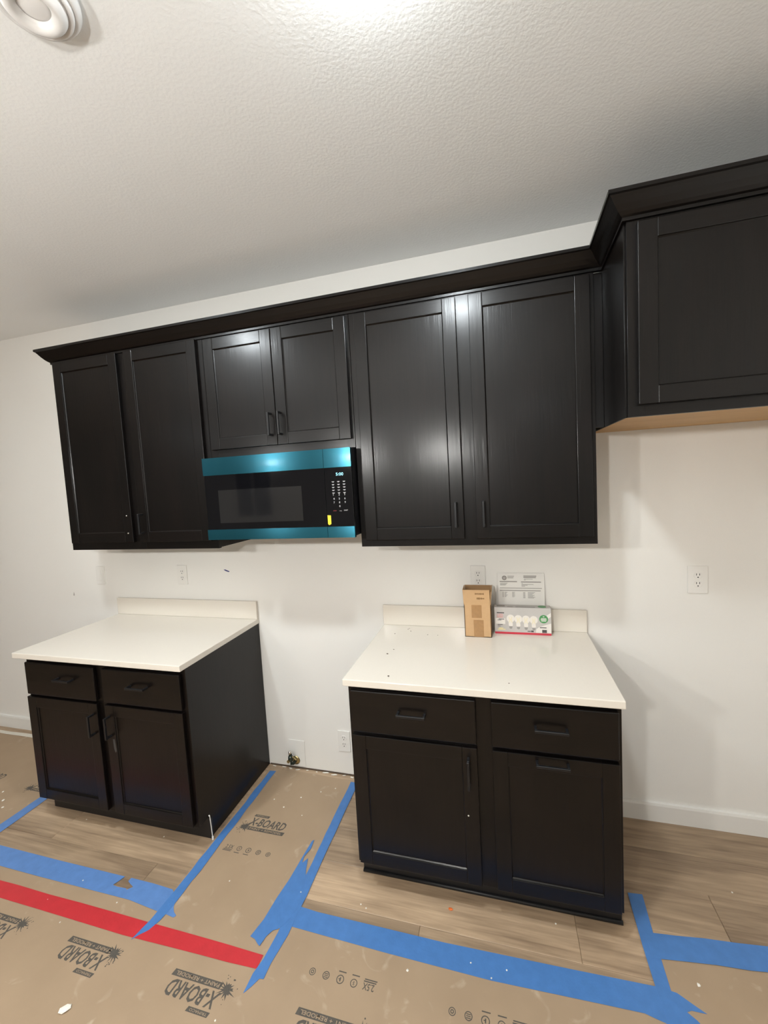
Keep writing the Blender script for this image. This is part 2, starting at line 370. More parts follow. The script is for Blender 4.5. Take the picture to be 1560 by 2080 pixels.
# ------------------------------------------------------------------ cabinets
def handle_v(parent, x, y, z0, z1, name='handle'):
    bm = BM(); s = .0048
    box(bm, x-s, x+s, y-.034, y-.025, z0, z1, .0012); 
    for z in (z0, z1-.009): box(bm, x-s, x+s, y-.026, y+.0005, z, z+.009, .001)
    return obj(name, bm, 'handle_black', parent)
def handle_h(parent, x0, x1, y, z, name='handle'):
    bm = BM(); s = .0048
    box(bm, x0, x1, y-.034, y-.025, z-s, z+s, .0012)
    for x in (x0, x1-.009): box(bm, x, x+.009, y-.026, y+.0005, z-s, z+s, .001)
    return obj(name, bm, 'handle_black', parent)
def door(parent, x0, x1, z0, z1, yb, fr=.055, th=.019):
    """shaker door: back at yb, front at yb-th"""
    yf = yb-th; bm = BM(); bv = .0022
    box(bm, x0, x0+fr, yf, yb, z0, z1, bv, 2, 0); box(bm, x1-fr, x1, yf, yb, z0, z1, bv, 2, 0)
    e = .0006
    box(bm, x0+fr-e, x1-fr+e, yf+.0003, yb, z0, z0+fr, bv, 2, 1); box(bm, x0+fr-e, x1-fr+e, yf+.0003, yb, z1-fr, z1, bv, 2, 1)
    a, b_, c, d_ = x0+fr, x1-fr, z0+fr, z1-fr; k = .0036                      # sloped inner edge down to the panel
    O = [bm.verts.new(q) for q in ((a, yf+.0050, c), (b_, yf+.0050, c), (b_, yf+.0050, d_), (a, yf+.0050, d_))]
    I = [bm.verts.new(q) for q in ((a+k, yf+.0086, c+k), (b_-k, yf+.0086, c+k), (b_-k, yf+.0086, d_-k), (a+k, yf+.0086, d_-k))]
    for q in range(4): bm.faces.new((O[q], O[(q+1) % 4], I[(q+1) % 4], I[q])).material_index = 1 if q % 2 == 0 else 0
    d = obj('door', bm, ['stain_vertical', 'stain_horizontal'], parent)
    obj('center_panel', box(BM(), x0+fr-.006, x1-fr+.006, yf+.0085, yb-.002, z0+fr-.006, z1-fr+.006), 'stain_vertical', d)
    return d
def drawer(parent, x0, x1, z0, z1, yb, th=.019):
    bm = BM(); box(bm, x0, x1, yb-th, yb, z0, z1, .0045, 2)
    return obj('drawer', bm, 'stain_horizontal', parent)
def frame(parent, stiles, rails, z0, z1, y0, y1):
    """stiles [(x0,x1)] run full height, rails [(z0,z1)] fill in between them"""
    bm = BM(); st = sorted(stiles)
    for a, b_ in st: box(bm, a, b_, y0, y1, z0, z1, .0006, 1, 0)
    for (p_, q_) in zip(st[:-1], st[1:]):
        for c, d_ in rails: box(bm, p_[1]-.0005, q_[0]+.0005, y0+.0002, y1, c, d_, .0006, 1, 1)
    return obj('face_frame', bm, ['stain_vertical', 'stain_horizontal'], parent)

# --- wall cabinets: carcass to y=-.305, face frame to -.324, doors to -.343
FY = -.324
def upper(x0, x1, z0, z1, stiles, rails, label):
    t = thing('wall_cabinet', ((x0+x1)/2, 0, z0), label, 'wall cabinet')
    bm = BM(); box(bm, x0, x1, -.305, -.001, z0+.004, z1); obj('carcass', bm, 'stain_side', t)
    frame(t, stiles, rails, z0, z1, FY, -.304)
    return t
ZT = 2.437
x0, x1 = .075, 1.058
t = upper(x0, x1, 1.392, ZT, [(x0, .125), (.52, .60), (1.005, x1)], [(1.392, 1.45), (2.395, ZT)], 'tall dark-stained wall cabinet with two doors and one missing door handle')
d = door(t, .094, .535, 1.433, 2.437, FY)
for z in (1.579, 1.484):
    bm = BM(); lathe(bm, [(0, -.006), (.003, -.005), (.0042, -.002), (.0042, .001)], .507, FY-.019, z, axis='y', seg=12)
    obj('screw', bm, 'metal_screw', d, label='bare bright screw where the handle is missing', smooth=True)
d = door(t, .585, 1.029, 1.433, 2.437, FY); handle_v(d, .612, FY-.019, 1.480, 1.588)
x0, x1 = 1.059, 1.829
t = upper(x0, x1, 1.850, ZT, [(x0, 1.10), (1.79, x1)], [(1.85, 1.91), (2.395, ZT)], 'short dark-stained wall cabinet with two doors above the microwave')
d = door(t, 1.074, 1.4445, 1.889, 2.428, FY); handle_v(d, 1.420, FY-.019, 1.932, 2.040)
d = door(t, 1.4475, 1.8155, 1.889, 2.428, FY); handle_v(d, 1.472, FY-.019, 1.932, 2.040)
x0, x1 = 1.8305, 2.823
t = upper(x0, x1, 1.392, ZT, [(x0, 1.88), (2.27, 2.38), (2.79, x1)], [(1.392, 1.45), (2.395, ZT)], 'tall dark-stained wall cabinet with two handled doors right of the microwave')
d = door(t, 1.858, 2.302, 1.423, 2.427, FY); handle_v(d, 2.270, FY-.019, 1.476, 1.584)
d = door(t, 2.354, 2.807, 1.423, 2.427, FY); handle_v(d, 2.385, FY-.019, 1.476, 1.584)
obj('filler_strip', box(BM(), 2.8232, 2.8555, -.312, -.296, 1.852, ZT, .0006), 'stain_vertical', t)
# --- deep cabinet over the refrigerator space
fx0, fx1, FD, fz0, fz1 = 2.862, 3.86, -.602, 1.8505, 2.456
t = thing('wall_cabinet', ((fx0+fx1)/2, 0, fz0), 'deep dark-stained wall cabinet with raw wood underside above the empty refrigerator space', 'wall cabinet')
bm = BM(); box(bm, fx0, fx1, -.583, -.001, fz0+.014, fz1); obj('carcass', bm, 'stain_side', t)
obj('side_panel', box(BM(), fx0-.006, fx0, -.590, -.001, fz0, fz1, .0008), 'stain_side', t)
obj('bottom_panel', box(BM(), fx0, fx1, -.560, -.001, fz0+.004, fz0+.0145), 'raw_maple', t, label='raw unfinished wood underside')
bm = BM(); box(bm, fx0, fx1, -.590, -.5605, fz0+.001, fz0+.013); obj('bottom_rail', bm, 'raw_maple', t)
frame(t, [(fx0, 2.91), (3.33, 3.39), (3.81, fx1)], [(fz0, 1.91), (2.40, fz1)], fz0, fz1, FD, -.584)
d = door(t, 2.888, 3.352, 1.886, 2.443, FD); handle_v(d, 3.322, FD-.019, 1.93, 2.038)
d = door(t, 3.372, 3.838, 1.886, 2.443, FD); handle_v(d, 3.402, FD-.019, 1.93, 2.038)
# --- crown moulding: one mitred run
path = [(.075, -.001, 2.437), (.075, -.324, 2.437), (2.8562, -.324, 2.4375), (2.8562, -.602, 2.456), (3.86, -.602, 2.458)]
prof = [(.000, .0), (.007, .0), (.007, .010), (.013, .014), (.022, .022), (.034, .037), (.044, .052), (.050, .060), (.056, .063), (.056, .074), (.0, .074)]
prof_in = -.012
def crown_pt(i, d_):
    P_ = Vector(path[i][:2]); ns = []
    for a, b_ in ((i-1, i), (i, i+1)):
        if 0 <= a and b_ < len(path):
            e = (Vector(path[b_][:2])-Vector(path[a][:2])).normalized(); ns.append(Vector((e.y, -e.x)))
    nrm = ns[0] if len(ns) == 1 else (ns[0]+ns[1])/(1+ns[0].dot(ns[1]))
    return P_+nrm*d_
pf = [(prof_in, prof[0][1])]+prof[:-1]+[(prof_in, prof[-1][1])]
for s in range(len(path)-1):
    if s == 0: t = thing('crown_molding', (1.5, 0, 2.437), 'long dark-stained crown molding along the tops of the cabinets around the microwave', 'crown molding')
    if s == 2: t = thing('crown_molding', (3.3, 0, 2.456), 'dark-stained crown molding stepping forward around the top of the deep cabinet', 'crown molding')
    bm = BM(); A = []; B = []
    for d_, h in pf:
        a, b_ = crown_pt(s, d_), crown_pt(s+1, d_)
        A.append(bm.verts.new((a.x, a.y, path[s][2]+h))); B.append(bm.verts.new((b_.x, b_.y, path[s+1][2]+h)))
    n = len(pf); bm.faces.new(A); bm.faces.new(B)
    for k in range(n): bm.faces.new((A[k], A[(k+1) % n], B[(k+1) % n], B[k]))
    obj('crown_segment', bm, 'stain_horizontal', t)

# --- base cabinets
BY = -.612
def base_cab(x0, x1, label, toe):
    t = thing('base_cabinet', ((x0+x1)/2, 0, 0), label, 'base cabinet')
    bm = BM(); prism(bm, [(-.002, .002), (-.538, .002), (-.538, .112), (-.593, .112), (-.593, .884), (-.002, .884)], 'x', x0, x1)
    obj('carcass', bm, 'stain_side', t)
    return t
x0, x1 = .048, 1.040
t = base_cab(x0, x1, 'dark-stained base cabinet beside the thin white stick, with whole right side exposed', None)
frame(t, [(x0, .095), (.495, .58), (.995, x1)], [(.112, .15), (.66, .71), (.84, .884)], .112, .884, BY, -.592)
obj('toe_kick', box(BM(), .030, 1.052, -.549, -.5385, .002, .108, .001), 'toe_black', t)
d = drawer(t, .057, .514, .691, .861, BY); handle_h(d, .283, .387, BY-.019, .793)
d = drawer(t, .562, 1.020, .691, .861, BY); handle_h(d, .735, .842, BY-.019, .790)
d = door(t, .052, .514, .122, .678, BY); handle_v(d, .487, BY-.019, .522, .628)
d = door(t, .562, 1.020, .122, .678, BY); handle_v(d, .590, BY-.019, .522, .628)
bm = BM(); prism(bm, [(.596, .508), (.607, .510), (.612, .45), (.604, .44), (.598, .46)], 'y', BY-.0195, BY-.0185)
obj('smudge', bm, 'smudge_grey', d)
x0, x1 = 1.834, 2.828
t = base_cab(x0, x1, 'dark-stained base cabinet with a pull-out door, standing on bare wood planks', None)
frame(t, [(x0, 1.88), (2.30, 2.43), (2.79, x1)], [(.112, .15), (.66, .71), (.84, .884)], .112, .884, BY, -.592)
tk = obj('toe_kick', box(BM(), 1.828, 2.836, -.549, -.5385, .002, .108, .001), 'toe_black', t)
bm = BM(); tube(bm, [(1.828, -.5515, .010), (2.838, -.5515, .010)], .008, 12); obj('shoe_strip', bm, 'toe_black', tk, smooth=True)
d = drawer(t, 1.846, 2.338, .690, .863, BY); handle_h(d, 2.040, 2.152, BY-.019, .790)
d = drawer(t, 2.394, 2.817, .690, .863, BY); handle_h(d, 2.542, 2.654, BY-.019, .786)
d = door(t, 1.846, 2.338, .122, .676, BY); handle_v(d, 2.306, BY-.019, .530, .640)
bm = BM(); lathe(bm, [(0, -.0012), (.003, -.0006), (.0034, .0004)], 2.297, BY-.019, .405, axis='y', seg=8); obj('paint_speck', bm, 'plaster', d)
d = door(t, 2.394, 2.817, .122, .676, BY); handle_h(d, 2.544, 2.656, BY-.019, .657)

# --- quartz counters, each with its backsplash
def counter(x0, x1, label):
    t = thing('countertop', ((x0+x1)/2, 0, .884), label, 'countertop')
    bm = BM(); box(bm, x0, x1, -.646, -.001, .8845, .913, .003, 2); obj('slab', bm, 'quartz', t)
    bm = BM(); box(bm, x0, x1, -.0185, -.001, .9132, 1.021, .002, 2); obj('backsplash', bm, 'quartz', t)
counter(.0, 1.043, 'bare cream quartz countertop with a low backsplash and nothing on it')
counter(1.823, 2.834, 'cream quartz countertop with a low backsplash, holding two boxes and a paper')

# ------------------------------------------------------------------ microwave
t = thing('microwave', (1.44, 0, 1.4462), 'black over-range microwave still wearing blue protective film on its steel strips', 'microwave')
mx0, mx1, mz0, mz1, MY = 1.0605, 1.8275, 1.4462, 1.846, -.398
bm = BM(); box(bm, mx0+.004, mx1-.002, MY+.018, -.002, mz0+.004, mz1-.001, .002); obj('body', bm, 'appliance_black', t)
bm = BM(); box(bm, mx0, 1.696, MY+.002, MY+.0185, mz0+.02, mz1-.03, .001); dr = obj('door', bm, 'glass_black', t)
obj('door_window', box(BM(), 1.135, 1.580, MY+.0008, MY+.003, 1.528, 1.688), 'window_mesh', dr)
SP = 1.6965
def strip(x0, x1, z0, z1, bulge):
    bm = BM(); pts = []
    n = 6
    for k in range(n+1):
        s = k/n; z = z0+(z1-z0)*s; pts.append((MY+.0005-bulge*(1-(2*s-1)**2), z))
    prism(bm, pts+[(MY+.0185, z1), (MY+.0185, z0)], 'x', x0, x1)
    return obj('film_strip', bm, 'blue_film', t, label='steel strip under blue protective film')
strip(mx0-.003, SP-.0008, 1.762, mz1, .0006); strip(SP+.0008, mx1-.001, 1.762, mz1, .0006)
strip(mx0-.003, SP-.0008, mz0, 1.4965, .0004); strip(SP+.0008, mx1-.001, mz0, 1.4965, .0004)
bm = BM(); box(bm, SP+.001, mx1-.001, MY+.001, MY+.0185, 1.497, 1.7615, .0008); cp = obj('control_panel', bm, 'glass_black', t)
fn = lambda x0, z0, yy=MY+.0007: (lambda u, v: (x0+u, yy, z0+v))
bm = BM(); text(bm, '5:00', fn(1.753, 1.7245), width=.035, height=.0135); obj('clock_display', bm, 'display_cyan', cp, label='glowing cyan clock digits')
bm = BM()
cx_ = (1.7365, 1.7625, 1.789)
rows = [(1.636, '123'), (1.618, '456'), (1.601, '789')]
for z, s in rows:
    for c_, ch in zip(cx_, s): text(bm, ch, fn(c_-.0025, z), height=.0085)
text(bm, '0', fn(cx_[1]-.0025, 1.584), height=.0085)
text(bm, 'START', fn(1.781, 1.5665), width=.019, height=.005); text(bm, '+30', fn(1.759, 1.565), width=.011, height=.0035)
for r_ in range(5):
    for c_ in cx_:
        quad(bm, fn(c_-.006, 1.698-r_*.0125), 0, .012, 0, .0016); quad(bm, fn(c_-.004, 1.6955-r_*.0125), 0, .008, 0, .0012)
obj('key_lettering', bm, 'key_white', cp, kind='stuff')
bm = BM(); text(bm, 'STOP', fn(1.730, 1.566), width=.016, height=.0045); obj('stop_lettering', bm, 'key_red', cp)
bm = BM(); prism(bm, [(1.7005, 1.549), (1.7165, 1.548), (1.7165, 1.510), (1.713, 1.507), (1.7065, 1.504), (1.7005, 1.509)], 'y', MY-.0002, MY+.0012)
obj('sticker', bm, 'sticker_yellow', t, label='yellow sticker')

# ------------------------------------------------------------------ outlets
def outlet(x, z, w_, h_, label, slots=True):
    t = thing('wall_outlet', (x, 0, z), label, 'outlet')
    bm = BM(); box(bm, x-w_/2, x+w_/2, -.0065, -.0003, z-h_/2, z+h_/2, .002, 2); obj('cover_plate', bm, 'plastic_white', t)
    for s in (-1, 1):
        zz = z+s*.0195
        bm = BM(); lathe(bm, [(.0165, .0005), (.0165, -.0015), (.0155, -.002), (0, -.002)], x, -.0062, zz, axis='y', seg=20); r_ = obj('receptacle', bm, 'plastic_white', t)
        bm = BM()
        for dx in (-.006, .006): box(bm, x+dx-.0012, x+dx+.0012, -.0086, -.0080, zz+.0005, zz+.0095)
        lathe(bm, [(.0028, -.0004), (.0028, .0002)], x, -.0082, zz-.008, axis='y', seg=10); obj('slots', bm, 'slot_dark', r_)
    bm = BM(); lathe(bm, [(.0028, .0005), (.0028, -.001), (0, -.0013)], x, -.0064, z, axis='y', seg=10); obj('screw', bm, 'plastic_white', t)
outlet(.526, 1.174, .071, .122, 'white wall outlet above the empty cream countertop')
outlet(2.333, 1.174, .073, .122, 'white wall outlet behind the open cardboard box')
outlet(3.292, 1.172, .079, .124, 'white wall outlet below the deep cabinet over the refrigerator space')
outlet(1.541, .206, .073, .124, 'low white wall outlet near the floor beside the gas valve')
t = thing('wall_switch', (-.129, 0, 1.168), 'white wall plate in the shadow left of the tall cabinet pair', 'wall plate')
bm = BM(); box(bm, -.165, -.094, -.0065, -.0003, 1.107, 1.229, .002, 2); obj('cover_plate', bm, 'plastic_white', t)
bm = BM(); box(bm, -.146, -.113, -.0085, -.006, 1.135, 1.201, .001); obj('rocker', bm, 'plastic_white', t)

# ------------------------------------------------------------------ gas stub with valve
t = thing('gas_valve', (1.21, -.03, 0), 'small gas pipe stub with shutoff valve coming out of the wall', 'valve')
bm = BM(); lathe(bm, [(.026, -.0005), (.026, -.003), (.014, -.007), (0, -.007)], 1.222, -.003, .050, axis='y', seg=20); obj('escutcheon', bm, 'brass_dull', t, smooth=True)
bm = BM(); tube(bm, [(1.222, -.004, .050), (1.220, -.035, .049), (1.214, -.045, .054), (1.211, -.046, .075)], .009, 10); obj('pipe', bm, 'steel_dark', t, smooth=True)
bm = BM(); lathe(bm, [(.0, -.012), (.010, -.012), (.0145, -.006), (.0145, .016), (.010, .022), (.010, .030), (0, .030)], 1.211, -.046, .082, seg=8); obj('valve_body', bm, 'steel_dark', t)
bm = BM(); lathe(bm, [(.0, .0), (.009, .0), (.009, .012), (.006, .018), (0, .019)], 1.209, -.046, .113, seg=16); obj('cap', bm, 'metal_screw', t, smooth=True)
bm = BM(); tube(bm, [(1.220, -.046, .098), (1.234, -.048, .094), (1.250, -.050, .084)], .0042, 8); obj('lever', bm, 'brass_dull', t)
bm = BM(); lathe(bm, [(.004, -.004), (.009, -.004), (.009, .004), (.004, .004)], 1.205, -.062, .078, axis='y', seg=16); obj('test_port', bm, 'brass_dull', t)

# ------------------------------------------------------------------ things on the counter
CZ = .9131
t = thing('cardboard_box', (2.331, -.088, CZ), 'open brown cardboard box with raised flaps standing on the countertop', 'box')
bx0, bx1, by0, by1, bz1 = 2.268, 2.394, -.137, -.040, 1.073
bm = BM(); th = .003
box(bm, bx0, bx1, by0, by1, CZ, CZ+th); box(bm, bx0, bx1, by0, by0+th, CZ, bz1); box(bm, bx0, bx1, by1-th, by1, CZ, bz1)
box(bm, bx0, bx0+th, by0, by1, CZ, bz1); box(bm, bx1-th, bx1, by0, by1, CZ, bz1)
body = obj('box_body', bm, 'cardboard', t)
def flap(pts, a, b_, mat, nrm):
    bm = BM(); v = [bm.verts.new(q) for q in pts]; u = [bm.verts.new(Vector(q)+Vector(nrm)*th) for q in pts]
    bm.faces.new(v); bm.faces.new(u)
    for k in range(4): bm.faces.new((v[k], v[(k+1) % 4], u[(k+1) % 4], u[k]))
    return obj('flap', bm, mat, t)
ff = flap([(bx0-.001, by0, bz1), (bx1-.003, by0, bz1), (bx1-.004, by0-.005, 1.146), (bx0-.003, by0-.005, 1.146)], 0, 0, 'cardboard', (0, 1, 0))
flap([(bx0+.001, by1, bz1), (bx1-.001, by1, bz1), (bx1+.002, by1+.006, 1.143), (bx0-.001, by1+.006, 1.143)], 0, 0, 'cardboard_shaded', (0, -1, 0))  # back flap, with the box's inner shade put into its colour
flap([(bx0, by0+.004, bz1), (bx0, by1-.004, bz1), (bx0-.005, by1-.006, 1.145), (bx0-.005, by0+.004, 1.143)], 0, 0, 'cardboard', (1, 0, 0))
flap([(bx1, by0+.004, bz1), (bx1, by1-.004, bz1), (bx1+.008, by1-.004, 1.147), (bx1+.004, by0+.002, 1.136)], 0, 0, 'cardboard', (-1, 0, 0))
bm = BM(); box(bm, 2.303, 2.351, by0-.0006, by0, 1.008, 1.071); obj('packing_tape', bm, 'packing_tape', body)
bm = BM(); box(bm, 2.311, 2.358, by0-.0006, by0, CZ+.001, .998); obj('packing_tape', bm, 'packing_tape', body)
bm = BM(); fy = lambda z: by0-.0004-.005*(z-bz1)/.073
for (u0, u1, zc, hh, seed) in ((2.322, 2.364, 1.127, .0075, 3), (2.330, 2.366, 1.104, .008, 5)):   # two upside-down printed words, too blurred to read
    rr = random.Random(seed); u = u0
    while u < u1:
        wd = rr.uniform(.0025, .0048); h2 = hh*rr.uniform(.65, 1.25)
        quad(bm, lambda a, b_: (a, fy(b_), b_), u, min(u+wd, u1), zc-h2/2, zc+h2/2); u += wd+.0012
obj('printed_words', bm, 'print_brown', ff, kind='stuff')
# light bulb carton
t = thing('light_bulb_box', (2.538, -.05, CZ), 'grey light bulb box printed with four bulbs and a green badge on the countertop', 'box')
gx0, gx1, gy0, gy1, gz1 = 2.408, 2.668, -.080, -.0305, 1.045
bm = BM(); box(bm, gx0, gx1, gy0, gy1, CZ, gz1, .0012); carton = obj('carton', bm, 'carton_grey', t)
G = lambda u, v, d_=.0003: (gx0+u, gy0-d_, CZ+v)
g1 = lambda u, v: G(u, v, .0003); g2 = lambda u, v: G(u, v, .0006); g3 = lambda u, v: G(u, v, .0009)
bm = BM(); quad(bm, g1, .001, .259, .001, .011); obj('red_stripe', bm, 'print_red', carton)
bm = BM(); poly(bm, g1, [(.190, .012), (.259, .012), (.259, .060), (.235, .052), (.205, .040), (.192, .030)]); obj('pale_print', bm, 'carton_light', carton)
bm = BM(); quad(bm, g1, .006, .050, .050, .078); obj('pale_print', bm, 'carton_light', carton)
bm = BM(); poly(bm, g1, [(.236, .075), (.259, .093), (.259, .112), (.240, .098)])
obj('pale_print', bm, 'carton_light', carton)
for k in range(4):
    c_ = .0755+k*.0352; v0 = .078-.0012*k; pts = []
    for a in range(-62, 243, 15): pts.append((c_+.0185*math.cos(math.radians(a)), v0+.0195*math.sin(math.radians(a))))
    pts += [(c_-.0095, v0-.034), (c_-.006, v0-.038), (c_+.006, v0-.038), (c_+.0095, v0-.034)]
    bm = BM(); poly(bm, g2, pts); pb = obj('printed_bulb', bm, 'bulb_white', carton)
    bm = BM()
    for s in (-1, 1):
        for q in (-1, 1): poly(bm, g3, [(c_+s*.001, v0-.006), (c_+s*.003, v0-.006), (c_+s*.0075, v0-.006+q*.014), (c_+s*.0055, v0-.006+q*.014)])
    obj('filament', bm, 'print_yellow', pb)
    bm = BM(); poly(bm, g2, [(c_-.0075, v0-.038), (c_+.0075, v0-.038), (c_+.0065, v0-.048), (c_+.002, v0-.051), (c_-.002, v0-.051), (c_-.0065, v0-.048)]); obj('bulb_base', bm, 'print_grey', pb)
bm = BM(); disc(bm, g2, .226, .080, .020); gb = obj('green_badge', bm, 'print_green', carton)
bm = BM()
for v_, l_ in ((.081, .012), (.075, .0135), (.069, .011)): quad(bm, g3, .226-l_, .226+l_, v_, v_+.0036)
poly(bm, g3, [(.2225, .0935), (.2295, .0935), (.2295, .090), (.2225, .090)]); obj('badge_lettering', bm, 'carton_light', gb, kind='stuff')
bm = BM(); quad(bm, g2, .012, .046, .103, .108); quad(bm, g2, .020, .046, .072, .0755); quad(bm, g2, .014, .032, .068, .0705); quad(bm, g2, .014, .038, .045, .048); quad(bm, g2, .014, .028, .038, .040); quad(bm, g2, .208, .238, .036, .040); quad(bm, g2, .218, .239, .013, .028)
quad(bm, g2, .152, .166, .016, .020); quad(bm, g2, .168, .180, .0145, .0225)
obj('dark_lettering', bm, 'print_dark', carton, kind='stuff')
bm = BM(); text(bm, 'LED', lambda u, v: g2(.013+u, .085+v), width=.028, height=.0145, bold=.02); quad(bm, g2, .012, .042, .0815, .0832); obj('red_lettering', bm, 'print_pink', carton, kind='stuff')
bm = BM(); quad(bm, g2, .014, .050, .021, .025); quad(bm, g2, .020, .040, .027, .031); obj('yellow_lettering', bm, 'print_yellow', carton, kind='stuff')
bm = BM(); TP = lambda u, v: (gx0+u, gy0+v, gz1+.0003); quad(bm, TP, .012, .05, .015, .035); quad(bm, TP, .062, .088, .012, .02); quad(bm, TP, .10, .19, .008, .018); obj('top_lettering', bm, 'print_grey', carton, kind='stuff')
bm = BM(); bm.faces.new([bm.verts.new(TP(.222+.019*math.cos(a*math.pi/10), .026+.019*math.sin(a*math.pi/10))) for a in range(20)]); obj('top_badge', bm, 'print_green', carton)
# printed sheet leaning on the wall behind the boxes
t = thing('paper_sheet', (2.54, -.015, CZ), 'white printed paper form propped upright against the wall behind the light bulb box', 'paper')
px0, px1 = 2.430, 2.648
def PY(z): return -.0290+(z-CZ)*(.0240/.283)
bm = BM(); n = 8
A = [bm.verts.new((px0, PY(CZ+.283*k/n)+.0005*math.sin(k), CZ+.283*k/n)) for k in range(n+1)]; B = [bm.verts.new((px1, PY(CZ+.283*k/n)-.0006*math.sin(k*1.3), CZ+.283*k/n)) for k in range(n+1)]
A2 = [bm.verts.new(v.co+Vector((0, .0004, 0))) for v in A]; B2 = [bm.verts.new(v.co+Vector((0, .0004, 0))) for v in B]
for k in range(n):
    bm.faces.new((A[k], B[k], B[k+1], A[k+1])); bm.faces.new((A2[k], A2[k+1], B2[k+1], B2[k])); bm.faces.new((A[k], A[k+1], A2[k+1], A2[k])); bm.faces.new((B[k], B2[k], B2[k+1], B[k+1]))
bm.faces.new((A[0], A2[0], B2[0], B[0])); bm.faces.new((A[n], B[n], B2[n], A2[n]))
sheet = obj('sheet', bm, 'paper_white', t)
S = lambda u, v: (px0+u, PY(CZ+.283-v)-.0014, CZ+.283-v)          # u from left edge, v down from the top edge
bm = BM()
def ln(u0, u1, v, h=.0022): quad(bm, S, u0, u1, v, v+h)
disc(bm, S, .031, .0225, .0115, 24, 0, .0045); disc(bm, S, .031, .0225, .003, 10)
for v_ in (.012, .017, .0215): ln(.046, .078-(v_-.012)*.4, v_, .002)
ln(.122, .182, .0105, .0048); ln(.122, .180, .018, .0042); ln(.124, .165, .027, .002); ln(.124, .132, .031, .002)
ln(.008, .091, .0385, .0045); ln(.110, .203, .0395, .0045)
for v_ in (.048, .0525, .057): ln(.010, .045-(v_-.048), v_, .0022)
for v_, e in ((.048, .118), (.0525, .168), (.057, .140), (.0615, .128)): ln(.112, e, v_, .002)
ln(.008, .206, .071, .0028); ln(.008, .200, .0825, .0038)
for k in range(6): ln(.020, .026, .092+k*.0045, .002); ln(.030, .044-(k % 3)*.003, .092+k*.0045, .002); ln(.066, .080-(k % 2)*.004, .092+k*.0045, .002)
for k in range(7): ln(.118, .128, .092+k*.0045, .002); ln(.140, .174-(k*37 % 5)*.003, .092+k*.0045, .002)
obj('print', bm, 'print_grey', sheet, kind='stuff')
# crumbs on the counter
for (x, y, s) in ((1.942, -.388, .0045), (1.959, -.337, .003), (2.001, -.593, .0045), (2.462, -.580, .003), (1.917, -.145, .003), (1.971, -.075, .003), (1.990, -.10, .003), (2.084, -.138, .003), (2.134, -.139, .0025), (1.975, -.062, .0025)):
    bm = BM(); bmesh.ops.create_icosphere(bm, subdivisions=1, radius=s)
    for v in bm.verts: v.co = Vector((x+v.co.x*random.uniform(.7, 1.4), y+v.co.y*random.uniform(.6, 1.2), CZ+s*.35+v.co.z*.35))
    obj('crumb', bm, 'crumb_gap_dark', label='tiny dark crumb lying on the cream countertop', cat='crumb', group='crumbs on the countertop', loc=(x, y, CZ))

# ------------------------------------------------------------------ floor paper and its printing
def sheet_paper(pts, z0, z1, label, loc):
    bm = BM(); prism(bm, pts, 'z', z0, z1)
    return obj('floor_paper', bm, 'kraft_paper', label=label, cat='floor paper', loc=loc)
Z1, Z2 = .0012, .0018
gap = sheet_paper([(1.06, -.035), (1.20, -.040), (1.35, -.033), (1.50, -.042), (1.612, -.036), (1.606, -.97), (-1.9, -.97), (-1.9, -.845), (1.06, -.845)], .0002, Z1,
    'brown protective floor paper between the two base cabinets with upright black printing', (1.33, -.5, 0))
left = sheet_paper([(-1.9, -.075), (.02, -.070), (.02, -.30), (-.098, -.31), (-.098, -.83), (-1.9, -.83)], .0002, Z1,
    'brown protective floor paper under the baseboard beside the base cabinet with the stick', (-.8, -.45, 0))
main = sheet_paper([(-1.9, -.966), (1.60, -.966), (1.60, -.800), (2.908, -.800), (2.908, -.590), (3.89, -.50), (3.89, -6.0), (-3.1, -6.0), (-3.1, -.966)], .0002, Z2,
    'wide brown protective floor paper with upside-down black printing in front of the cabinets', (1.2, -1.6, 0))
def logo(parent, x, y, z, flip=1):
    """printed logo: origin at the lower left of the big letters; flip=-1 turns it round"""
    F = lambda u, v: (x+flip*u, y+flip*v, z); F2 = lambda u, v: (x+flip*u, y+flip*v, z+.0002)
    rr = random.Random(int(x*1000)); bm = BM()
    text(bm, 'X-BOARD', F, width=.200, height=.048, bold=.022, shear=.22)
    quad(bm, F, .004, .086, .055, .069, 0, .004)
    quad(bm, F, .012, .208, -.026, -.006, 0, .004)
    sp = []
    for k in range(30):                                              # paint splash
        a = 2*math.pi*k/30; r_ = (.026 if k % 2 else .012)*rr.uniform(.7, 1.35); sp.append((-.010+1.25*r_*math.cos(a), -.012+r_*math.sin(a)))
    poly(bm, F, sp)
    for k in range(9):
        a = rr.uniform(1.6, 5.2); r_ = rr.uniform(.026, .042); disc(bm, F, -.010+r_*math.cos(a), -.012+r_*math.sin(a), rr.uniform(.0012, .0028), 6)
    text(bm, 'TRIMACO', lambda u, v: F2(.012+u, .0585+v), width=.066, height=.0075, mi=1)
    text(bm, 'PAINT + REMODEL', lambda u, v: F2(.022+u, -.0215+v), width=.176, height=.0115, bold=.01, mi=1)
    return obj('printed_logo', bm, ['ink', 'kraft_paper'], parent, label='black printed logo reading X-BOARD')
